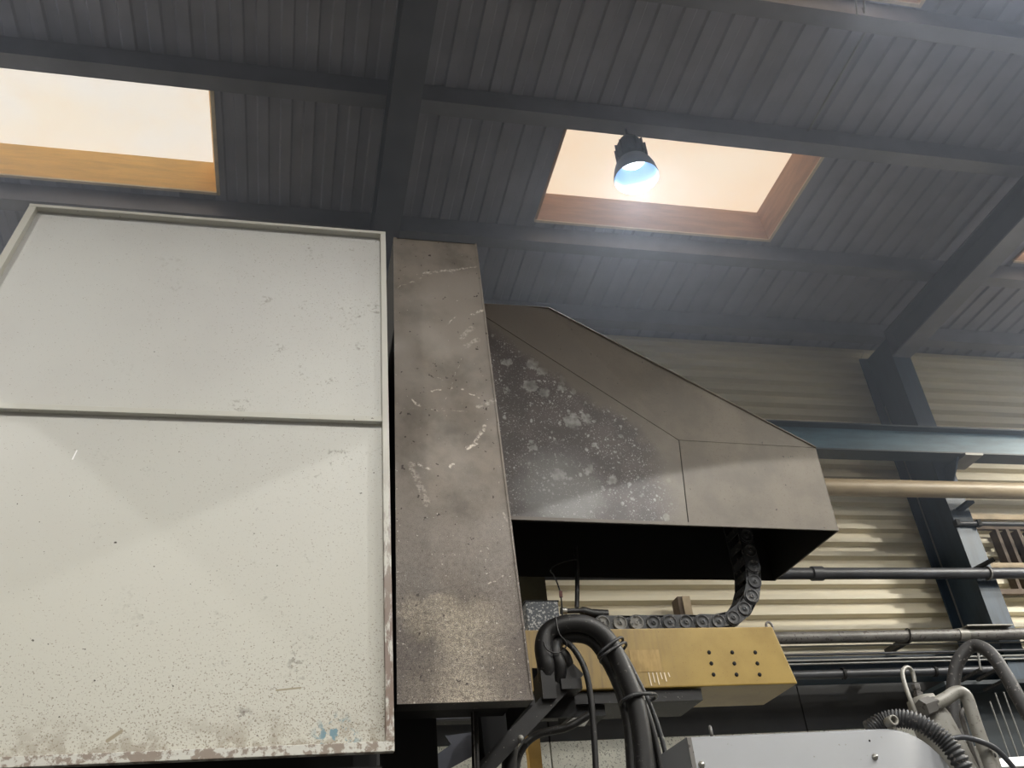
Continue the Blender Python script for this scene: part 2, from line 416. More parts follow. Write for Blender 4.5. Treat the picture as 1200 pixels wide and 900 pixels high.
# roof deck: skylight grid, deck sheets with ribs running to the wall
SKX = [(-2.94+4.92*k, -.716+4.92*k) for k in range(-1, 3)]
SKY_ROWS = [(4.785-2.50*k, 5.832-2.50*k) for k in range(6)]
cols = []
x = -.716-4.92*2
for k in range(4):
    g0 = -.716+4.92*(k-2); g1 = g0+2.696
    cols += [(g0+2.696/4*i, g0+2.696/4*(i+1), False) for i in range(4)]
    cols += [(g1+2.224/3*i, g1+2.224/3*(i+1), True) for i in range(3)]
cols = [(max(a, X0), min(b, X1), s_) for a, b, s_ in cols if b > X0+.05 and a < X1-.05]
rows = []
edge = WALL+.1
for a, b in SKY_ROWS:
    rows.append((b, edge, False)); rows.append((a, b, True)); edge = a
rows.append((Y0, edge, False))
slab = MB()
for ya, yb, sr in rows:
    run = None
    for a, b, sc in cols:
        if sr and sc: continue
        slab.box((a, ya, ROOF+.09), (b, yb, ROOF+.30))
ceil_ = tag(slab.build('ceiling', 'ceiling_slab'), kind='structure')
deck_cache = {}
def deck_mesh(wd, ln):
    n = 4; p = wd/n; m = MB(); prof = []
    for k in range(n):
        x = k*p
        prof += [(x, .0), (x+p*.42, .0), (x+p*.50, .020), (x+p*.92, .020)]
    prof += [(wd, 0), ]
    vs = [(x, y, z) for x, z in prof for y in (0, ln)]
    return m.add(vs, [(2*i, 2*i+1, 2*i+3, 2*i+2) for i in range(len(prof)-1)])
for ya, yb, sr in rows[:5]:
    for a, b, sc in cols:
        if sr and sc: continue
        key = (round(b-a, 3), round(yb-ya, 3))
        if key not in deck_cache:
            o = deck_mesh(b-a, yb-ya).build('roof_deck_sheet', 'deck', ceil_); deck_cache[key] = o
        else:
            o = bpy.data.objects.new('roof_deck_sheet', deck_cache[key].data); C.objects.link(o); o.parent = ceil_
        o.location = (a, ya, ROOF)
# skylights
wi = 1
for ri, (ya, yb) in enumerate(SKY_ROWS):
    for xa, xb in SKX:
        if xb > X1 or xa < X0: continue
        near = ri < 2
        left = xa < 0
        wood = 'wood_orange' if left else 'wood_brown'
        h, e = .31, .05
        zt_ = ROOF+h; i0, i1, j0, j1 = xa+e, xb-e, ya+e, yb-e*.4
        win = tag(MB().box((i0-.08, j0-.08, zt_), (i1+.08, j1+.08, zt_+.03)).build('window_%d' % wi, 'glazing' if left else 'glazing_dim'), kind='structure')
        wi += 1
        t = .02
        def quad(a, b, c, d, out): return MB().prism([a, b, c, d], out)
        quad((xa, yb, ROOF), (xb, yb, ROOF), (i1, j1, zt_), (i0, j1, zt_), (0, t, 0)).build('lining_board', wood, win)
        quad((xa, ya, ROOF), (xb, ya, ROOF), (i1, j0, zt_), (i0, j0, zt_), (0, -t, 0)).build('lining_board', wood, win)
        quad((xb, ya, ROOF), (xb, yb, ROOF), (i1, j1, zt_), (i1, j0, zt_), (t, 0, 0)).build('lining_board', wood, win)
        quad((xa, ya, ROOF), (xa, yb, ROOF), (i0, j1, zt_), (i0, j0, zt_), (-t, 0, 0)).build('lining_board', wood, win)
        if near:
            MB().box((xa-.02, yb, ROOF-.012), (xb+.02, yb+.028, ROOF+.02)).build('trim_strip', 'pale_trim', win)
            MB().box((xb, ya, ROOF-.012), (xb+.028, yb+.028, ROOF+.02)).build('trim_strip', 'pale_trim', win)

# purlins: cold rolled channels, open side away from the camera
def purlin(y, label):
    m = MB(); t, fl = .012, .13
    m.box((X0, y, PB), (X1, y+t, ROOF-.001)); m.box((X0, y+t, PB), (X1, y+fl, PB+t)); m.box((X0, y+fl-t, PB+t), (X1, y+fl, PB+.035))
    m.box((X0, y+t, ROOF-t-.001), (X1, y+fl, ROOF-.001))
    return tag(m.build('roof_purlin', 'purlin_steel'), label, 'purlin', 'purlins under the roof deck')
for y, lb in ((6.98, 'sooty steel purlin along the eaves above the wall cladding'),
              (5.93, 'sooty steel purlin below the wall-side edge of the two skylights'),
              (4.53, 'sooty steel purlin carrying the high bay lamp in front of the brown-lined skylight'),
              (3.38, 'dusty steel purlin crossing the roof beside the bare roof cable'),
              (2.05, 'sooty steel purlin over the space before the machine'),
              (.6, 'sooty steel purlin over the open floor')):
    purlin(y, lb)

# portal frames
def portal(xc, lab_c, lab_r, fm='sooty_steel'):
    xa, xb, t = xc-.105, xc+.105, .018
    c = thing('steel_column', lab_c, 'column', (xc, 7.15, 0), 'portal frame columns')
    MB().box((xa, 6.89, 0), (xb, 6.89+t, RB)).build('flange', 'blue_steel', c)
    MB().box((xa, 7.385, 0), (xb, 7.385+t, PB)).build('flange', 'blue_steel', c)
    MB().box((xc-.006, 6.89+t, 0), (xc+.006, 7.385, PB)).build('web', 'blue_steel', c)
    MB().box((xc-.012, 7.366, 0), (xc-.006, 7.385, RB-.3)).build('weld_seam', 'wire_grey', c)
    MB().box((xa-.03, 6.86, 0), (xb+.03, 7.42, .03)).build('base_plate', 'blue_steel', c)
    r = thing('roof_rafter', lab_r, 'rafter', (xc, 6.89, RB), 'portal frame rafters')
    MB().box((xa, Y0+.01, RB), (xb, 6.89, RB+t)).build('bottom_flange', fm, r)
    MB().box((xa, Y0+.01, PB-t), (xb, 6.89, PB)).build('top_flange', 'sooty_steel', r)
    MB().box((xc-.006, Y0+.01, RB+t), (xc+.006, 6.89, PB-t)).build('web', 'sooty_steel', r)
    MB().box((xa, 6.87, RB+t), (xb, 6.89, PB-t)).build('end_plate', 'sooty_steel', r)
portal(6.09, 'dark blue steel I-column standing against the corrugated wall behind the pipes', 'dark steel roof rafter rising from the dark blue column', 'purlin_steel')
portal(.635, 'dark blue steel column hidden behind the grimy machine cover', 'dark steel roof rafter crossing the roof between the two skylights')

# crane rail beam on the wall
def ibeam(name, label, cat, xa, xb, yc, z0, z1, fw, t, mat, mat2=None, web=None):
    o = thing(name, label, cat, ((xa+xb)/2, yc, z0))
    MB().box((xa, yc-fw/2, z1-t), (xb, yc+fw/2, z1)).build('top_flange', mat2 or mat, o)
    MB().box((xa, yc-fw/2, z0), (xb, yc+fw/2, z0+t)).build('bottom_flange', mat, o)
    MB().box((xa, yc-t*.3, z0+t), (xb, yc+t*.3, z1-t)).build('web', web or mat, o)
    return o
crane = ibeam('crane_beam', 'long blue steel I-beam running across the front of the dark blue column', 'beam', -2, 10.9, 6.71, CAM_H+3.89, CAM_H+4.18, .18, .014, 'beam_flange', web='blue_beam')
p = onY(1127, 531, 6.74)
MB().box((p.x-.09, 6.60, CAM_H+3.865), (p.x+.10, 6.89, CAM_H+3.889)).build('cleat_plate', 'wire_grey', crane)
MB().prism([(6.07, 6.89, CAM_H+3.865), (6.07, 6.64, CAM_H+3.865), (6.07, 6.89, CAM_H+3.62)], (.014, 0, 0)).build('gusset', 'blue_steel', crane)

def wpipe(name, label, cat, px, py, Y, r, mat, xa=-4.0, xb=10.9, n=14, group=None):
    q = onY(px, py, Y)
    o = MB().tube([(xa, Y, q.z), (q.x, Y, q.z), (xb, Y, q.z)], r, n).build(name, mat)
    return tag(o, label, cat, group), q.z
wp, zb = wpipe('wall_pipe', 'thick beige pipe running level below the blue crane beam', 'pipe', 1100, 573.5, 6.66, .078, 'beige_pipe')
for xx in (6.09,):
    MB().box((xx-.04, 6.72, zb-.10), (xx+.04, 6.89, zb-.075)).build('pipe_bracket', 'blue_steel', wp)
wp, zc = wpipe('wall_pipe', 'smooth dark grey conduit crossing the column midway up', 'pipe', 1100, 672, 6.80, .050, 'dark_pipe')
q = onY(1160, 674, 6.78)
MB().tube(spline([(q.x-.0, 6.80-.056*math.cos(a), zc+.056*math.sin(a)) for a in [i*math.pi/6 for i in range(-6, 7)]], 2), .009, 6).build('pipe_clamp', 'wire_grey', wp)
q = onY(958, 669, 6.78)
MB().tube([(q.x-.05, 6.80, zc), (q.x+.05, 6.80, zc)], .062, 12).build('pipe_coupling', 'dark_pipe', wp)
MB().tube(pxs([(1141, 668, 6.83), (1165, 655, 6.70)]), .022, 8).build('pipe_stub', 'soot_shade_black', wp)
wp, zd = wpipe('wall_pipe', 'dusty grey pipe with strap clamp crossing low over the column', 'pipe', 1100, 744.5, 6.80, .050, 'grey_pipe')
q = onY(1131, 741, 6.75)
MB().tube([(q.x-.045, 6.80, zd), (q.x+.045, 6.80, zd)], .056, 16).build('strap_clamp', 'pale_steel', wp)
q = onY(1067, 744, 6.75)
MB().tube([(q.x+.058*math.sin(a)*.25, 6.80-.058*math.cos(a), zd+.058*math.sin(a)) for a in [i*math.pi/8 for i in range(16)]], .006, 6, closed=True).build('cable_tie', 'black_rubber', wp)
MB().bar(onY(1066, 748, 6.86), onY(1040, 764, 7.40), .05, .05).build('support_strut', 'bracket_black', wp)
MB().box((q.x+.55, 6.72, zd+.052), (q.x+1.0, 6.95, zd+.062)).build('small_shelf', 'pale_steel', wp)
# thin cables strung below that pipe
for px, py, Y, r, mt, lb in ((1100, 754.5, 6.84, .006, 'wire_grey', 'thin grey wire strung just under the dusty pipe'),
                     (1100, 764, 6.86, .012, 'dark_pipe', 'thin dark cable strung second below the dusty pipe'),
                     (1100, 770.5, 6.86, .010, 'wire_grey', 'thin pale cable strung third below the dusty pipe'),
                     (1060, 775.5, 6.87, .009, 'wire_grey', 'thin pale cable strung lowest above the dark lower rail')):
    o, zq = wpipe('wall_cable', lb, 'cable', px, py, Y, r, mt, n=6, group='cables below the dusty pipe')
for px in (1068, 1140):
    pass
lr = ibeam('rail_beam', 'low dark blue steel rail running along the wall under the cables', 'beam', -2, 10.9, 7.12, onY(1000, 797, 7.1).z, onY(1000, 768, 7.0).z, .2, .016, 'blue_steel')
o, zq = wpipe('wall_pipe', 'dark tube running along the low blue rail', 'pipe', 1050, 788, 6.93, .036, 'dark_pipe')
for px in (990, 1098):
    q = onY(px, 788, 6.9); MB().tube([(q.x-.012, 6.93, zq), (q.x+.012, 6.93, zq)], .046, 12).build('pipe_collar', 'soot_shade_black', o)

# brown stub post on the wall behind the drag chain
st = thing('wall_post', 'short brown steel post on the cladding behind the drag chain', 'post', onY(800, 716, 7.30))
a, b = onY(798, 684, 7.30), onY(806, 760, 7.30)
MB().box((a.x-.035, 7.25, zd-.3), (a.x+.035, 7.262, zc-.02)).build('front_face', 'beige_rail', st)
MB().box((a.x-.075, 7.262, zd-.3), (a.x-.035, 7.40, zc-.02)).build('side_face', 'brown_steel', st)

# lattice frame on the wall to the right of the column
lf = thing('lattice_frame', 'brown steel lattice frame with pale rails beside the dark blue column', 'frame', onY(1185, 660, 7.3))
YL = 7.34
def rail(py, px, h, mat, nm, d=.05):
    q = onY(px, py, YL); MB().box((6.26, YL-d/2, q.z-h/2), (8.6, YL+d/2, q.z+h/2)).build(nm, mat, lf)
rail(607, 1180, .055, 'beige_rail', 'top_rail'); rail(619, 1180, .04, 'brown_steel', 'rail', .04)
rail(664, 1185, .06, 'beige_rail', 'rail'); rail(694, 1190, .05, 'brown_steel', 'rail')
zt1, zb1 = onY(1180, 621, YL).z, onY(1190, 692, YL).z
for px in (1167, 1179, 1192, 1206, 1222):
    q = onY(px, 622, YL); MB().box((q.x-.018, YL-.02, zb1), (q.x+.018, YL+.08, zt1)).build('upright', 'brown_steel', lf)
q0, q1 = onY(1186, 640, YL+.06), onY(1200, 662, YL+.06)
MB().bar(q0, q1+Vector((.2, 0, -.12)), .02, .03).build('brace', 'soot_shade_black', lf)
MB().bar(q0+Vector((.3, 0, 0)), q1+Vector((-.1, 0, -.12)), .02, .03).build('brace', 'soot_shade_black', lf)
cb = thing('clamped_bar', 'slim dark bar clamped across the column flange above the conduit', 'bar', onY(1150, 614, 6.86))
q = onY(1150, 613.5, 6.86)
MB().tube([(onY(1120, 612, 6.86).x, 6.865, q.z), (8.8, 6.865, q.z)], .022, 8).build('bar', 'dark_pipe', cb)
for px in (1121, 1146):
    k = onY(px, 612, 6.86); MB().box((k.x-.02, 6.835, q.z-.03), (k.x+.02, 6.889, q.z+.03)).build('clamp', 'soot_shade_black', cb)

# ------------------------------------------------------------------ lamps
def high_bay(x, y, zo, ztop, label, power, size=1.0, spot=150, soft=.14, blend=.25):
    k = size; L = thing('high_bay_lamp', label, 'lamp', (x, y, zo), 'high bay lamps')
    r = .168*k
    sh = [(r, 0), (r*1.0, .006), (r*.985, .03), (r*.93, .08), (r*.84, .125), (r*.70, .165), (r*.58, .185)]
    inn = [(q-.004, h) for q, h in sh]
    MB().lathe((x, y, zo), sh).build('lamp_shade', 'lamp_black', L)
    MB().lathe((x, y, zo+.001), list(reversed(inn))).build('reflector', 'reflector', L)
    MB().lathe((x, y, zo+.172), [(.0, 0), (r*.5, 0), (r*.56, .012), (0, .012)]).build('led_disc', 'led', L)
    g = MB().lathe((x, y, zo), [(0, .188), (r*.60, .188), (r*.62, .215), (r*.60, .34), (r*.42, .40), (0, .40)], 18)
    g.build('driver_housing', 'lamp_black', L)
    for i in range(12):
        a = i*math.pi/6; d = Vector((math.cos(a), math.sin(a), 0))
        MB().bar(Vector((x, y, zo+.27))+d*r*.58, Vector((x, y, zo+.27))+d*r*.72, .006, .13).build('cooling_fin', 'lamp_black', L)
    MB().tube([(x, y, zo+.40), (x, y, ztop)], .010, 8).build('stem', 'lamp_black', L)
    ld = bpy.data.lights.new('lamp_light', 'SPOT'); ld.energy = power; ld.spot_size = math.radians(spot); ld.spot_blend = blend
    ld.shadow_soft_size = soft; ld.color = (1.0, .995, .965)
    lo = bpy.data.objects.new('lamp_light', ld); C.objects.link(lo); lo.location = (0, 0, .03); lo.parent = L
    return L
q = onY(746, 209, 4.6)
high_bay(q.x, 4.6, q.z, PB, 'black high bay lamp hanging in front of the brown-lined skylight', 65)
q = onZ(1036, -30, CAM_H+4.95)
L2 = high_bay(q.x, q.y, q.z, ROOF, 'high bay lamp hanging from the dusty purlin by the bare roof cable', 22)
for i, (lx, ly) in enumerate(((-3.2, -1.2), (.6, -1.6), (4.4, -1.2), (-1.2, -5.2), (3.2, -5.2))):  # unseen lamps added behind the camera to light the guard panel
    high_bay(lx, ly, CAM_H+4.75, PB, 'added high bay lamp over the open floor, unit %s' % ('by the left wall', 'above the walkway', 'by the right wall', 'at the rear left', 'at the rear right')[i], LAMP_W)
for lx, ly, lp, lb in ((9.4, 5.0, 450, 'beyond the dark blue column'), (8.6, 3.7, 650, 'over the aisle beside the rod rack'), (9.9, 2.3, 900, 'by the side wall of the aisle'), (7.2, 1.2, 600, 'over the open end of the aisle'), (-4.7, 4.6, 1000, 'behind the white guard panel')):  # unseen lamps added at both sides to brighten the back wall
    high_bay(lx, ly, CAM_H+5.05, PB, 'added high bay lamp hanging '+lb, lp, 1.0, 166)
high_bay(3.0, 1.5, CAM_H+3.63, PB, 'low-hung high bay lamp over the aisle by the light grey cabinet', 150, 1.0, 118, .02, .015)
high_bay(-2.4, 1.5, CAM_H+4.15, PB, 'low-hung high bay lamp over the aisle by the white guard panel', 70, 1.0, 84, .02, .015)
# cable under the deck leading to the lamp on the dusty purlin
a = onZ(1031, 8, ROOF-.03); b = onZ(940, 165, ROOF-.03)
tag(MB().tube([a, b], .010, 6).build('roof_cable', 'wire_grey'), 'thin pale cable running straight under the roof deck to the dusty purlin', 'cable')

for px, py, nm in ((1004, 17, 'longer'), (1013, 14, 'shorter')):
    a = onZ(px, py, PB); b = onZ(px-2, -14, PB-.02)
    tag(MB().tube(spline([a+Vector((0, 0, .05)), a, b], 4), .006, 6).build('lamp_lead', 'pale_steel'), '%s of two pale leads hooked on the dusty purlin near the roof cable' % nm, 'cable', 'leads on the dusty purlin')

# ------------------------------------------------------------------ machine: white guard panel
PY = 3.0
body = thing('machine_body', 'black oily machine body below and behind the white guard panel', 'machine', (-.5, 3.5, 0))
MB().box((-2.4, 3.10, 0), (.30, 3.9, CAM_H+2.45)).build('housing', 'machine_black', body, .01)
MB().box((-2.4, 3.04, CAM_H+.30), (.30, 3.10, CAM_H+.62)).build('sill_plate', 'machine_black', body)
mcol = thing('machine_column', 'black oily machine column behind the grimy tall cover', 'machine', (.4, 3.8, 0))
MB().box((.31, 3.66, 0), (onY(513, 870, 3.66).x, 3.9, CAM_H+2.6)).build('column_core', 'machine_black', mcol, .01)
MB().box((.315, 3.64, CAM_H+.2), (.52, 4.02, CAM_H+.26)).build('collar', 'machine_black', mcol)
gp = thing('guard_panel', 'large off-white painted steel guard panel with raised rim and mid rail', 'guard panel', (-.4, 3.0, CAM_H+.65))
tl, tr, br = onY(36, 236.3, PY), onY(450.5, 272.5, PY), onY(465.6, 880, PY)
ztop, zbot = tr.z+.006, br.z
xr = .335
xl = lambda z: -1.06-(CAM_H+2.78-z)*.199
zm = onY(225, 482, PY).z
rim, dep, SH = .016, .030, .004
def slab4(z0, z1, xa0, xa1, xb0, xb1, y0, y1):
    return MB().prism([(xa0, y0, z0), (xb0, y0, z0), (xb1, y0, z1), (xa1, y0, z1)], (0, y1-y0, 0))
slab4(zm, ztop-.002, xl(zm), xl(ztop)+.002, xr-.002, xr-.002, PY+dep, PY+dep+SH).build('upper_sheet', 'panel_paint', gp)
slab4(zbot+.002, zm, xl(zbot), xl(zm), xr-.002, xr-.002, PY+dep, PY+dep+SH).build('lower_sheet', 'panel_paint', gp)
slab4(ztop-.014, ztop, xl(ztop), xl(ztop), xr, xr, PY, PY+dep).build('top_rim', 'rim_paint', gp, .002)
slab4(zbot, zbot+.030, xl(zbot), xl(zbot), xr, xr, PY, PY+dep).build('bottom_rim', 'rim_paint', gp, .002)
slab4(zbot+.03, ztop-.014, xr-.026, xr-.022, xr, xr, PY, PY+dep).build('side_rim', 'rim_paint', gp, .002)
slab4(zbot+.03, ztop-.014, xl(zbot), xl(ztop), xl(zbot)+.028, xl(ztop)+.028, PY, PY+dep).build('side_rim', 'rim_paint', gp, .002)
slab4(zm-.011, zm+.011, xl(zm)+.028, xl(zm)+.028, xr-.024, xr-.024, PY+.006, PY+dep).build('mid_rail', 'rim_paint', gp, .002)

# grimy tall cover
CY = 3.2
cv = thing('column_cover', 'tall grimy grey-brown sheet metal cover beside the white guard panel', 'cover', (.6, 3.4, CAM_H+.85))
a, b, c, d = onY(461, 277, CY), onY(558.5, 287.5, CY), onY(625.5, 823, CY), onY(465, 823, CY)
zt_, zb_ = (a.z+b.z)/2, (c.z+d.z)/2
A, B, Cc, D = (a.x, CY, zt_), (b.x, CY, zt_), (c.x, CY, zb_), (d.x, CY, zb_)
MB().prism([A, B, Cc, D], (0, .004, 0)).build('front_sheet', 'cover_grime', cv)
dz = .42
MB().prism([A, D, (D[0], CY+dz, zb_), (A[0], CY+dz, zt_)], (.004, 0, 0)).build('side_sheet', 'soot_shade_black', cv)  # side sheets painted black for the deep shade beside the panel
MB().prism([B, Cc, (Cc[0], CY+dz, zb_), (B[0], CY+dz, zt_)], (-.004, 0, 0)).build('side_sheet', 'soot_shade_black', cv)
MB().prism([A, B, (B[0], CY+dz, zt_), (A[0], CY+dz, zt_)], (0, 0, -.004)).build('top_sheet', 'cover_grime', cv)
f = .007
MB().prism([A, (A[0]+f*2, CY, zt_), (D[0]+f*2, CY, zb_), D], (0, -.004, 0)).build('edge_fold', 'cover_grime', cv)
MB().prism([B, (B[0]-f, CY, zt_), (Cc[0]-f, CY, zb_), Cc], (0, -.004, 0)).build('edge_fold', 'cover_grime', cv)
MB().prism([(D[0]+f*2, CY, zb_), (Cc[0]-f, CY, zb_), (Cc[0]-f, CY, zb_+.018), (D[0]+f*2, CY, zb_+.018)], (0, -.004, 0)).build('edge_fold', 'cover_grime', cv)
MB().box((D[0], CY+.004, zb_), (Cc[0], CY+.09, zb_+.006)).build('bottom_lip', 'bracket_black', cv)
MB().box((D[0]+.02, CY+.09, zb_+.05), (Cc[0]-.02, CY+dz-.02, zb_+.06)).build('inner_plate', 'soot_shade_black', cv)

# ------------------------------------------------------------------ hood
HZ = CAM_H+1.80
P1, P2, P3, P4 = onZ(600, 609, HZ), onZ(810, 613, HZ), onZ(983, 622, HZ), onZ(916.5, 677, HZ)
fd = (P3-P1); fd.z = 0; fd.normalize(); P1 = P1-fd*.12
nrm = Vector((fd.y, -fd.x, 0))                      # faces the camera
def onF(px, py, back=0.0):                           # on the hood's front plane, pushed back a little
    d = ray(px, py); o_ = P3-nrm*back; t = (o_-EYE).dot(nrm)/d.dot(nrm); return EYE+d*t
hd = thing('extraction_hood', 'dirty grey sheet metal hood with sloping shoulder and black open underside', 'hood', (P1+P3)/2)
hA, hB, hC, hD = onF(572, 373), onF(795.5, 515.5), onF(956, 524.5), onF(643, 361, .012)
hA0 = hA+(hA-hB).normalized()*.16
hE = onF(568, 357, .012)+Vector((-.14, 0, 0))
P1b = Vector((hA0.x, P1.y, P1.z)) if hA0.x < P1.x else P1
bk = -nrm*.66; g = .0025
th = -nrm*.004
def sheet(nm, pts, mat): return MB().prism(pts, th).build(nm, mat, hd)
P2f = P1+fd*((P2-P1).dot(fd))
sheet('front_sheet', [P1, P2f-fd*g, hB-fd*g-Vector((0, 0, g)), hA-Vector((0, 0, g*1.5)), hA0-Vector((0, 0, g*1.5)), Vector((P1.x, P1.y, hA0.z-.2))], 'hood_spotted')
sheet('front_sheet', [P2f+fd*g, P3, hC-Vector((0, 0, g)), hB+fd*g-Vector((0, 0, g))], 'hood_grime')
m = MB(); pts = [hA0, hB, hC, hD, hE]
m.add(pts+[p_+th for p_ in pts], [(0, 1, 3), (0, 3, 4), (1, 2, 3), (5, 8, 6), (5, 9, 8), (6, 8, 7), (0, 5, 6, 1), (1, 6, 7, 2), (2, 7, 8, 3), (3, 8, 9, 4), (4, 9, 5, 0)])
m.build('shoulder_sheet', 'hood_grime', hd)
# backing behind the seams, edge fold, closing sheets; inside painted black for its shade
sheet2 = MB().prism([p_+th*1.4 for p_ in (P1+Vector((0, 0, .02)), P3+Vector((-.01, 0, .02)), hC-fd*.01, hB, hA0)], th*.5)
sheet2.build('shade_lining', 'soot_shade_black', hd)
def up_edge(a_, b_, r=.006): return MB().tube([a_, b_], r, 6)
up_edge(hE, hD).build('edge_fold', 'hood_grime', hd); up_edge(hD, hC).build('edge_fold', 'hood_grime', hd)
MB().prism([P1, P3, P3+Vector((0, 0, .016)), P1+Vector((0, 0, .016))], nrm*.004).build('bottom_fold', 'hood_grime', hd)
hDb, hEb, hCb, P3b = hD+bk, hE+bk, hC+bk, P3+bk
inw = -fd*.004
MB().prism([P3, hC, hCb, P3b], inw).build('end_sheet', 'hood_grime', hd)
MB().prism([hC, hD, hDb, hCb], Vector((0, 0, -.004))).build('top_sheet', 'hood_grime', hd)
MB().prism([hD, hE, hEb, hDb], Vector((0, 0, -.004))).build('top_sheet', 'hood_grime', hd)
MB().prism([P1+bk, P3b, hCb, hDb, hEb], th).build('back_sheet', 'soot_shade_black', hd)
MB().prism([P3+inw*2+th*2, hC+inw*2+th*2, hCb+inw*2-th, P3b+inw*2-th], inw).build('shade_lining', 'soot_shade_black', hd)
MB().prism([P1, hE, hEb, P1+bk], -inw).build('end_sheet', 'soot_shade_black', hd)
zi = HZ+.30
MB().prism([P1-fd*.12+th*3+Vector((0, 0, .3)), P3+th*3+inw*4+Vector((0, 0, .3)), P3b-th*2+inw*4+Vector((0, 0, .3)), P1-fd*.12+bk-th*2+Vector((0, 0, .3))], (0, 0, .004)).build('shade_ceiling', 'soot_shade_black', hd)  # black sheet that paints in the shade up inside the hood

# ------------------------------------------------------------------ gold box beam
GY = 4.0
gb = thing('gold_beam', 'mustard yellow box beam with nine bolt holes under the drag chain', 'beam', onY(780, 808, GY))
t0, t1, b1 = onY(905, 734, GY), onY(906, 734, GY), onY(935, 801, GY)
zt_, zb_ = t0.z, b1.z; xL = .55
MB().prism([(xL, GY, zb_), (b1.x, GY, zb_), (t0.x, GY, zt_), (xL, GY, zt_)], (0, .37, 0)).build('beam_body', 'gold_paint', gb, .006)
for i in range(3):
    for j in range(3):
        q = onY((831, 858, 885)[i]+2.6*j, (764.5, 777.5, 790.5)[j], GY-.001)
        MB().lathe(q, [(.0, -.003), (.009, -.003), (.0095, .001), (0, .001)], 12, axis=(0, -1, 0)).build('bolt_hole', 'hole_black', gb)
q = onY(903, 734, GY+.06)
MB().tube([Vector((q.x+.016*math.cos(a_), GY+.07+.004*math.sin(a_), zt_+.024+.022*math.sin(a_))) for a_ in [i*math.pi/8 for i in range(16)]], .006, 6, closed=True).build('eye_bolt', 'grey_pipe', gb)
# worn bare patch plate on the face
q0, q1 = onY(737, 762, GY-.001), onY(776, 787, GY-.001)
s = NT('patch'); x, y, z = s.xyz()
s.done(s.mix(s.rng(s.noise(30, 4, .6, vec=s.scaled((1, 1, .3))), .4, .65), lin((164, 136, 80)), lin((136, 110, 60))), .35)
MB().box((q0.x, GY-.002, q1.z), (q1.x, GY+.002, q0.z)).build('name_plate', 'patch', gb)
for i in range(6):
    q = onY(760+i*4.6, 788, GY-.002); l_ = (.06, .045, .055, .03, .04, .02)[i]
    MB().bar((q.x, GY-.0015, q.z), (q.x+.004, GY-.0015, q.z-l_), .005, .003).build('drip_run', 'pale_trim', gb)
# dark bed plate below the left end of the beam
bp = thing('bed_plate', 'dark steel bed plate hanging under the mustard beam', 'plate', onY(690, 822, 4.1))
q0, q1 = onY(600, 810, 4.03), onY(735, 812, 4.03)
MB().box((.6, 4.02, zb_-.055), (q1.x+.35, 4.30, zb_-.004)).build('plate', 'bracket_black', bp)
q = onY(705, 826, 4.0)
MB().box((q.x-.14, 4.05, zb_-.10), (q.x+.03, 4.22, zb_-.055)).build('bracket', 'machine_black', bp)
MB().prism([onY(660, 850, 4.0), onY(685, 851, 4.0), onY(693, 840, 4.0), onY(672, 841, 4.0)], (0, .01, 0)).build('tab', 'pale_steel', bp)

# ------------------------------------------------------------------ drag chain
dc = thing('drag_chain', 'black plastic cable drag chain curling from the hood down onto the mustard beam', 'drag chain', onY(800, 731, 4.1))
CYF, CW, CR = 4.05, .15, .040
path = [onY(712, 722.5, CYF)+Vector((0, 0, 0))]
zc0 = zt_+CR+.003
x_a, x_b = onY(705, 722, CYF).x, onY(838, 722, CYF).x
xu = onY(888, 684, CYF).x
cen = [Vector((x_a+(x_b-x_a)*i/30, CYF, zc0)) for i in range(31)]
Rc = xu-x_b
zk = zc0+Rc*1.15
for i in range(1, 16):
    a_ = i/15*math.pi/2; cen.append(Vector((x_b+Rc*math.sin(a_), CYF, zc0+Rc*1.15*(1-math.cos(a_)))))
for i in range(1, 60):
    if zk+.025*i < HZ+.24: cen.append(Vector((xu, CYF, zk+.025*i)))
# resample at the link pitch
pitch = .083; pts = [cen[0]]; acc = 0
for i in range(1, len(cen)):
    s0, s1 = cen[i-1], cen[i]; L = (s1-s0).length; pos = 0
    while acc+L-pos >= pitch:
        pos += pitch-acc; acc = 0; pts.append(s0.lerp(s1, pos/L))
    acc += L-pos
def side_plate(a_, b_, y, mat):
    d = (b_-a_).normalized(); u = Vector((0, 1, 0)).cross(d); m = MB(); prof = []
    for k in range(9):
        t = math.pi/2+k*math.pi/8; prof.append(a_+(d*math.cos(t)+u*math.sin(t))*CR)
    prof += [b_-u*CR*.92-d*.01, b_+u*CR*.92-d*.01]
    m.prism([Vector((v.x, y, v.z)) for v in prof], (0, .010, 0)); return m
for i in range(len(pts)-1):
    a_, b_ = pts[i], pts[i+1]; d = (b_-a_).normalized(); u = Vector((0, 1, 0)).cross(d)
    dusty = i < 3
    mt = 'dusty_plastic' if dusty else 'black_plastic'
    off = .005*(i % 2)
    lk = side_plate(a_, b_, CYF+off, 'black_plastic').build('chain_link', 'black_plastic', dc)
    e = MB(); side_plate_b = side_plate(a_, b_, CYF+CW-.01, mt); side_plate_b.build('far_side', 'black_plastic', lk)
    MB().lathe((a_.x, CYF-.001, a_.z), [(CR*.86, .0), (CR*.86, .006), (CR*.74, .0065), (CR*.72, .004), (CR*.25, .004), (CR*.22, .007), (CR*.08, .007), (CR*.07, .003), (0, .003)], 18, axis=(0, -1, 0)).build('pivot_disc', mt, lk)
    mid = (a_+b_)/2
    for sgn in (-1, 1):
        cc = mid+u*sgn*CR*.80
        MB().bar((cc.x, CYF+.005, cc.z), (cc.x, CYF+CW-.005, cc.z), .038, .008, up=tuple(u)).build('cross_bar', 'black_plastic', lk)

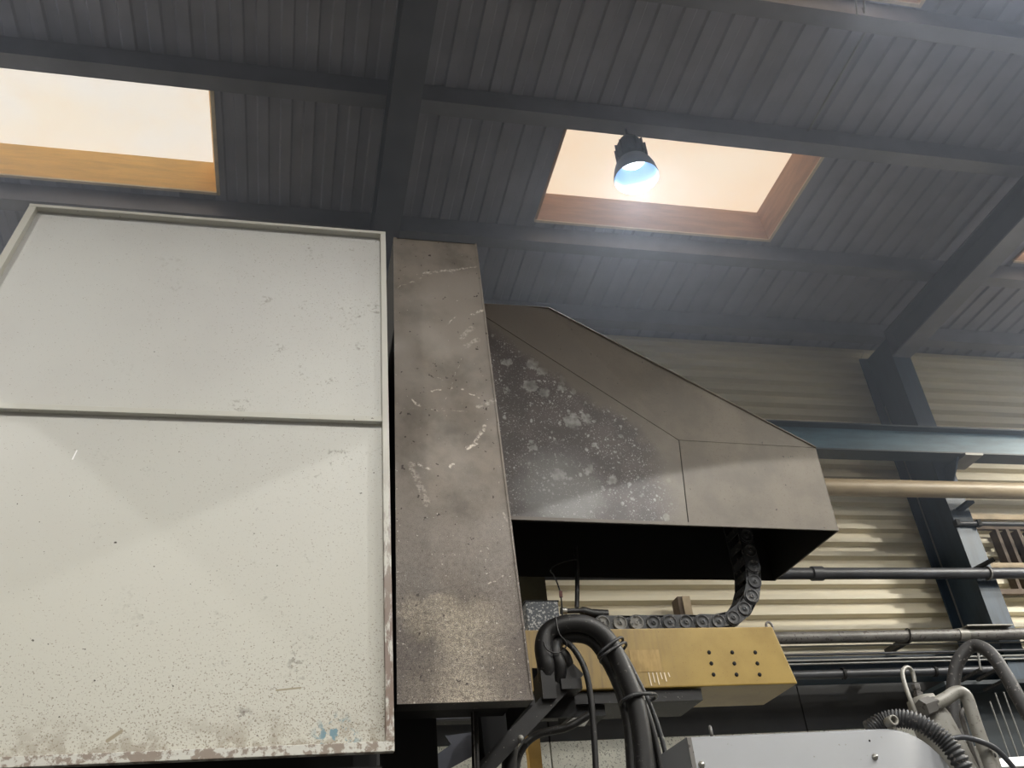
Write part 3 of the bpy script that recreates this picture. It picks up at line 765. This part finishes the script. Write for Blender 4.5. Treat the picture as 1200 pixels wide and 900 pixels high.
# junction box, post and loose leads at the left end of the chain
gpz = thing('support_post', 'grey-green square post rising under the hood behind the junction box', 'post', (onY(626, 733, 4.5).x, 4.5, CAM_H+1.2))
q0, q1 = onY(606, 690, 4.47), onY(640, 690, 4.47)
MB().box((q0.x, 4.47, zt_-.12), (q1.x, 4.54, HZ+.5)).build('post', 'green_post', gpz)
MB().box((q0.x+.01, 4.371, zt_-.10), (q1.x-.01, 4.47, zt_-.07)).build('mount_bracket', 'green_post', gpz)
jb = thing('junction_box', 'dusty grey junction box on the end of the mustard beam', 'junction box', onY(640, 733, 4.12))
q0, q1 = onY(616, 705, 4.05), onY(657, 731, 4.05)
MB().box((q0.x, 4.05, zt_+.003), (q1.x, 4.15, q0.z)).build('box_body', 'box_grey', jb, .004)
MB().box((q0.x-.004, 4.05, q0.z), (q1.x+.004, 4.15, q0.z+.006)).build('lid_edge', 'soot_shade_black', jb)
m = MB().tube(pxs([(657, 716, 4.08), (664, 716, 4.08)]), .016, 8); m.build('cable_gland', 'bright_steel', jb)
tag(MB().tube(spline(pxs([(664, 716, 4.08), (682, 716, 4.09), (695, 719, 4.09), (712, 720, 4.09)]), 6), [.012]*6+[.02]*6+[.022]*7, 10).build('sleeved_lead', 'black_rubber'), 'short black sleeve joining the junction box to the drag chain', 'cable')
tag(MB().tube(spline(pxs([(676, 712, 4.14), (676.5, 690, 4.14), (676, 664, 4.14), (674, 640, 4.14)]), 6), .011, 8).build('hanging_hose', 'black_rubber'), 'straight thin black hose hanging down from inside the hood', 'hose')
rw = thing('hanging_wire', 'thin kinked wire with a red clip hanging beside the junction box', 'wire', onY(659, 715, 4.07))
MB().tube(spline(pxs([(659, 722, 4.04), (658, 705, 4.04), (656, 692, 4.04), (650, 676, 4.04), (645, 668, 4.04), (655, 660, 4.04), (676, 655, 4.08)]), 6), .0035, 6).build('wire', 'soot_shade_black', rw)
MB().tube(pxs([(657.5, 700, 4.04), (657, 693, 4.04)]), .008, 8).build('clip', 'red_clip', rw)

# ------------------------------------------------------------------ hose bundle on its bracket
HB = 3.62
def hose(name, label, lst, r, mat='black_rubber', group=None, cat='hose'):
    return tag(MB().tube(spline(pxs(lst), 8), r, 12).build(name, mat), label, cat, group)
bundle = 'black hoses bundled over the bracket'
hose('hydraulic_hose', 'thickest black hose forming the top of the bundled arch', [(641, 800, HB+.03), (640, 780, HB), (637, 757, HB), (643, 740, HB), (664, 731, HB-.02), (690, 733, HB-.03), (712, 750, HB-.03), (730, 785, HB-.03), (745, 825, HB-.03), (753, 870, HB-.03), (756, 915, HB-.03)], .037, group=bundle)
hose('hydraulic_hose', 'black hose lying inside the bundled arch', [(654, 800, HB+.03), (656, 782, HB), (650, 764, HB), (655, 750, HB+.03), (675, 745, HB+.02), (696, 752, HB+.02), (714, 778, HB+.02), (729, 812, HB+.02), (739, 855, HB+.02), (743, 915, HB+.02)], .028, group=bundle)
hose('hydraulic_hose', 'black hose kinked through the bracket under the arch', [(664, 800, HB+.05), (666, 783, HB+.05), (661, 768, HB+.03), (650, 758, HB+.06), (660, 741, HB+.07), (686, 738, HB+.06), (712, 752, HB+.06), (738, 795, HB+.05), (756, 840, HB+.05), (768, 915, HB+.05)], .024, group=bundle)
hose('hydraulic_hose', 'slim black hose along the outer side of the bundle', [(700, 741, HB+.04), (722, 760, HB+.04), (744, 800, HB+.03), (760, 838, HB+.02), (771, 880, HB+.02), (776, 915, HB+.02)], .012, group=bundle)
hose('hydraulic_hose', 'slim pale-flecked hose falling at the edge of the bundle', [(706, 744, HB+.06), (729, 764, HB+.06), (752, 806, HB+.05), (768, 842, HB+.05), (779, 880, HB+.05), (784, 915, HB+.05)], .010, mat='black_plastic', group=bundle)
def strap(label, pts, r=.006):
    o = tag(MB().tube(spline(pxs(pts), 6, closed=True), r, 6, closed=True).build('hose_strap', 'black_plastic'), label, 'strap', 'straps round the hose bundle')
strap('double cable tie round the bend of the hose bundle', [(702, 767, HB-.05), (713, 756, HB-.08), (727, 747, HB-.05), (729, 752, HB+.1), (716, 765, HB+.12), (704, 772, HB+.1)])
strap('cable tie round the falling hoses of the bundle', [(729, 822, HB-.04), (744, 814, HB-.08), (765, 813, HB-.03), (768, 818, HB+.08), (748, 824, HB+.1), (731, 828, HB+.06)], .008)
strap('second cable tie round the bend of the hose bundle', [(704, 771, HB-.05), (715, 762, HB-.08), (731, 753, HB-.04), (733, 758, HB+.1), (720, 771, HB+.12), (706, 777, HB+.1)])
hose('thin_lead', 'thin wire looped round the kinked hoses', [(651, 723, HB-.05), (655, 742, HB-.06), (664, 755, HB-.05), (655, 765, HB-.04), (642, 762, HB-.05), (637, 752, HB-.05)], .003, cat='wire')
hose('thin_hose', 'thin black hose hanging free in front of the mustard beam', [(662, 752, HB), (672, 760, HB-.02), (685, 783, HB-.04), (692, 815, HB-.04), (696, 860, HB-.04), (699, 915, HB-.04)], .012)
# bracket carrying the hoses, its strut and gusset
hb = thing('hose_bracket', 'black steel bracket on a diagonal strut holding the hose bundle', 'bracket', onY(600, 870, 3.6))
a_, b_ = onY(676, 786, HB+.03), onY(545, 925, HB+.03)
MB().bar(a_, b_, .06, .05, up=(0, 1, 0)).build('strut', 'bracket_black', hb)
q = onY(655, 803, HB)
MB().box((q.x-.075, HB-.02, q.z-.055), (q.x-.02, HB+.10, q.z+.055)).build('side_plate', 'bracket_black', hb)
MB().box((q.x+.005, HB-.02, q.z-.02), (q.x+.09, HB+.10, q.z+.02)).build('cross_plate', 'bracket_black', hb)
MB().box((q.x-.075, HB+.10, q.z-.10), (q.x+.09, HB+.11, q.z+.10)).build('back_plate', 'machine_black', hb)
MB().prism([onY(556, 826, 3.7), onY(630, 826, 3.7), onY(640, 812, 3.7), onY(556, 930, 3.7)], (0, .012, 0)).build('gusset', 'soot_shade_black', hb)
q = onY(610, 865, HB-.02)
MB().lathe(q, [(0, -.01), (.010, -.01), (.012, .004), (0, .006)], 10, axis=(0, -1, 0)).build('bolt', 'pale_steel', hb)
pr = thing('hanging_rod', 'thin dark rod hanging below the grimy cover', 'rod', onY(556, 900, 3.55))
MB().tube([onY(556, 829, 3.55), onY(558, 920, 3.55)], .014, 8).build('rod', 'bracket_black', pr)
MB().tube([onY(554, 829, 3.52), onY(557, 920, 3.52)], .003, 6).build('lead', 'grey_pipe', pr)
hose('floor_hose', 'dark hose curving down behind the diagonal strut', [(690, 838, 3.9), (665, 852, 3.9), (628, 862, 3.88), (608, 885, 3.88), (602, 925, 3.88)], .016)
hose('floor_hose', 'dark hose falling straight behind the diagonal strut', [(600, 862, 3.8), (597, 890, 3.8), (596, 925, 3.8)], .03)
yp = thing('yellow_post', 'slim mustard post standing behind the diagonal strut', 'post', (onY(625, 880, 5.2).x, 5.2, 0))
q = onY(625, 862, 5.2); MB().box((q.x-.035, 5.2, 0), (q.x+.035, 5.26, q.z)).build('post', 'gold_post', yp)
MB().box((q.x-.09, 5.14, 0), (q.x+.09, 5.32, .015)).build('foot_plate', 'gold_post', yp)
cs = thing('chip_shield', 'dark grey sheet shield with a torn edge behind the hanging rod', 'shield', onY(530, 880, 3.95))
MB().prism([onY(x_, y_, 3.95) for x_, y_ in ((522, 862), (554, 858), (554, 886), (530, 899), (506, 910), (512, 884), (529, 872))], (0, .006, 0)).build('shield_sheet', 'sooty_steel', cs)
MB().box((onY(500, 838, 3.96).x, 3.96, onY(530, 842, 3.96).z), (onY(552, 838, 3.96).x, 4.0, onY(530, 836, 3.96).z)).build('hanger', 'sooty_steel', cs)

# ------------------------------------------------------------------ pale cabinet and hydraulics at the right
KY = 3.25
kb = thing('drive_cabinet', 'light grey cabinet with rounded shoulder below the mustard beam', 'cabinet', (onY(950, 900, KY).x, KY+.2, 0))
xa = onY(806, 866, KY).x; xb = onY(1138, 900, KY).x; zt1 = (onY(806, 866, KY).z+onY(1000, 852, KY).z)/2
xs = onY(1035, 852, KY).x
m = MB(); n = 26; Rw = xb-xs; secs = []
for i in range(n+1):
    t = i/n
    x = xa+(xs-xa)*min(1, t/.4) if t < .4 else xs+Rw*math.sin((t-.4)/.6*math.pi/2)
    e = 0 if t < .4 else (t-.4)/.6
    drop = Rw*.95*(1-math.cos(e*math.pi/2))
    backy = .10*(1-math.cos(e*math.pi/2))
    zt_i = zt1-drop
    secs.append([(x, KY+backy, 0.0), (x, KY+backy, zt_i-.012), (x, KY+backy+.012, zt_i), (x, KY+.28, zt_i), (x, KY+.28, 0.0)])
vs = [v for s_ in secs for v in s_]; k = 5
fs = [(i*k+j, i*k+j+1, (i+1)*k+j+1, (i+1)*k+j) for i in range(n) for j in range(4)]
m.add(vs, [tuple(reversed(f_)) for f_ in fs], True); m.add(secs[0], [(0, 1, 2, 3, 4)]); m.add(secs[-1], [(4, 3, 2, 1, 0)])
o = m.build('housing', 'white_paint', kb)
MB().box((xa-.004, KY-.004, 0), (xa+.012, KY+.0, zt1-.004)).build('edge_strip', 'grey_pipe', kb)
for px, py in ((1025, 887), (822, 896)):
    q = onY(px, py, KY); MB().lathe(q, [(0, .012), (.007, .012), (.008, .004), (.012, .003), (.012, 0)], 14, axis=(0, -1, 0)).build('screw', 'bright_steel', kb)
q = onY(1019, 868, KY); MB().lathe(q, [(0, .001), (.004, .001), (.004, 0)], 10, axis=(0, -1, 0)).build('hole', 'hole_black', kb)
q = onY(833, 857, KY+.06)
MB().tube([Vector((q.x+.006*math.cos(a_), KY+.06+.014*math.cos(a_), zt1+.022+.022*math.sin(a_))) for a_ in [i*math.pi/8 for i in range(16)]], .006, 6, closed=True).build('eye_bolt', 'grey_pipe', kb)
q = onY(1041, 847, KY+.04)
MB().lathe((q.x, KY+.02, q.z), [(.012, -.02), (.020, -.02), (.020, .02), (.018, .022), (.013, .022), (.012, -.02)], 18, axis=(0, -1, 0)).build('tube_socket', 'pale_steel', kb)
MB().box((q.x-.008, KY+.01, zt1-.005), (q.x+.008, KY+.04, q.z-.014)).build('socket_stem', 'pale_steel', kb)

HY = 3.55
mf = thing('hydraulic_manifold', 'grey hydraulic valve body with hex fittings above the light grey cabinet', 'valve', (onY(1090, 880, HY).x, HY, 0))
top, bot = onY(1078, 818, HY), onY(1105, 872, HY)
ax = (top-bot).normalized(); Lh = (top-bot).length
MB().lathe(bot, [(0, -.5), (.085, -.5), (.085, .0), (.082, Lh*.5), (.064, Lh*.85), (.058, Lh), (.03, Lh+.008), (0, Lh+.008)], 20, axis=ax).build('valve_body', 'pale_steel', mf)
f0, f1 = onY(1077, 817, HY), onY(1072, 800, HY); fa = (f1-f0).normalized()
MB().lathe(f0, [(0, -.01), (.021, -.01), (.021, .018), (.015, .02), (.015, .03), (.018, .032), (.018, .052), (.012, .056), (0, .056)], 6, axis=fa).build('hex_fitting', 'grey_pipe', mf)
n0, n1 = onY(1085, 829, HY-.08), onY(1098, 824, HY-.08); na = (n1-n0).normalized()
MB().lathe(n0, [(0, -.02), (.038, -.02), (.038, .03), (.030, .034), (.030, .052), (0, .052)], 6, axis=na).build('hex_nut', 'grey_pipe', mf)
MB().tube(spline(pxs([(1073, 836, HY-.07), (1066, 818, HY-.07), (1059, 797, HY-.05), (1058, 786, HY-.03), (1063, 782, HY-.01), (1069, 787, HY), (1072, 800, HY)]), 8), .009, 8).build('small_return_tube', 'pale_steel', mf)
MB().tube(spline(pxs([(1094, 826, HY-.08), (1108, 819, HY-.08), (1119, 812, HY-.08), (1127, 812, HY-.08), (1134, 820, HY-.08), (1142, 845, HY-.08), (1152, 873, HY-.08), (1166, 912, HY-.08)]), 8), .027, 14).build('bent_pipe', 'pale_steel', mf)
MB().tube(spline(pxs([(1136, 838, HY), (1131, 832, HY), (1127, 836, HY), (1130, 850, HY), (1138, 875, HY), (1148, 905, HY)]), 8), .011, 8).build('hooked_tube', 'grey_pipe', mf)
MB().prism([onY(1142, 874, HY+.05), onY(1160, 872, HY+.05), onY(1170, 884, HY+.05), onY(1178, 912, HY+.05), onY(1146, 912, HY+.05)], (0, .12, 0)).build('valve_block', 'pale_steel', mf, .006)
q = onY(1165, 885, HY+.05); MB().lathe(q, [(0, .001), (.01, .001), (.01, 0)], 10, axis=(0, -1, 0)).build('port_hole', 'hole_black', mf)
bh = thing('arched_hose', 'thick black rubber hose arching high beside the valve body', 'hose', onY(1125, 895, HY+.1))
MB().tube(spline(pxs([(1122, 870, HY+.12), (1118, 840, HY+.12), (1117, 805, HY+.12), (1123, 775, HY+.10), (1140, 757, HY+.06), (1160, 765, HY), (1178, 790, HY-.05), (1192, 815, HY-.08), (1212, 850, HY-.1)]), 8), .029, 14).build('hose', 'dusty_rubber', bh)
MB().tube(pxs([(1122, 856, HY+.12), (1126, 872, HY+.12)]), .036, 14).build('ferrule', 'grey_pipe', bh)
MB().tube(pxs([(1126, 871, HY+.12), (1128, 882, HY+.12)]), .026, 6).build('hose_nut', 'bright_steel', bh)
MB().tube(pxs([(1128, 881, HY+.12), (1132, 905, HY+.12)]), .020, 10).build('stem', 'bright_steel', bh)
cpts = spline(pxs([(1018, 856, KY+.16), (1034, 846, KY+.14), (1053, 842, KY+.10), (1075, 846, KY+.06), (1098, 860, KY+.03), (1116, 878, KY+.01), (1136, 912, KY)]), 22)
tag(MB().tube(cpts, [.031+(.005 if (i//2) % 2 else -.002) for i in range(len(cpts))], 14).build('corrugated_conduit', 'black_plastic'), 'black corrugated conduit draped over the rounded cabinet shoulder', 'conduit')
hose('thin_hose', 'thin dark hose looping round the valve and bent pipe', [(1112, 867, HY-.12), (1128, 864, HY-.14), (1146, 868, HY-.15), (1166, 877, HY-.12), (1184, 895, HY-.1), (1196, 912, HY-.1)], .011, mat='dark_pipe')

# dark storage rack with hanging rods behind the hydraulics
RY = 6.3
rk = thing('rod_rack', 'dark blue steel rack hung with thin bright rods behind the hydraulics', 'rack', (onY(1160, 860, RY).x, RY, 0))
q0, q1 = onY(1108, 803, RY), onY(1240, 795, RY)
MB().box((q0.x, RY+.25, 0), (q1.x+.6, RY+.29, q0.z)).build('back_board', 'rack_dark', rk)
MB().box((q0.x, RY, q0.z), (q1.x+.6, RY+.29, q0.z+.03)).build('top_rail', 'rack_dark', rk)
for px, py, pb in ((1160, 822, 890), (1166, 812, 893), (1176, 811, 880), (1184, 800, 870)):
    a_ = onY(px, py, RY); b_ = onY(px+(pb-py)*.34, pb, RY)
    MB().tube([a_, Vector((a_.x, RY, min(b_.z, a_.z-.5)))], .006, 6).build('hanging_rod', 'wire_grey', rk)
for (p0, p1) in (((1126, 798), (1150, 784)), ((1146, 797), (1175, 781)), ((1154, 809), (1182, 795))):
    MB().bar(onY(*p0, RY-.02), onY(*p1, RY-.3), .03, .02).build('arm', 'bracket_black', rk)
for p0, p1 in (((1146, 764), (1149, 785)), ((1164, 772), (1168, 785))):
    MB().tube([onY(*p0, RY-.3), onY(*p1, RY-.3)], .008, 6).build('hook', 'wire_grey', rk)
q0 = onY(1176, 894, 6.0)
wl = thing('light_strip', 'white strip light fixed low by the rod rack', 'strip light', (q0.x+.4, 6.0, q0.z))
emit('strip_white', (255, 255, 255), 1.0)
MB().box((q0.x, 5.98, q0.z-.02), (q0.x+.9, 6.03, q0.z+.03)).build('diffuser', 'strip_white', wl)
MB().box((q0.x, 6.03, q0.z-.03), (q0.x+.9, 6.06, q0.z+.04)).build('mount', 'pale_steel', wl)

# ------------------------------------------------------------------ oily haze gathered under the roof
def haze(name, label, z0, z1, dens):
    hm = bpy.data.materials.new(name); hm.use_nodes = True; MATS[name] = hm
    hm.node_tree.nodes.remove(hm.node_tree.nodes['Principled BSDF'])
    vn = hm.node_tree.nodes.new('ShaderNodeVolumeScatter')
    vn.inputs['Color'].default_value = (.66, .77, 1.0, 1); vn.inputs['Density'].default_value = dens
    hm.node_tree.links.new(vn.outputs[0], hm.node_tree.nodes['Material Output'].inputs['Volume'])
    tag(MB().box((X0+.02, Y0+.02, z0), (X1-.02, WALL-.075, z1)).build('haze', name), label, 'haze', kind='stuff')
haze('haze_dense', 'bluish oil haze gathered under the roof deck', CAM_H+3.75, ROOF-.002, HAZE)
haze('haze_thin', 'thinner layer of oil haze below the lamps', CAM_H+2.95, CAM_H+3.749, HAZE*.45)
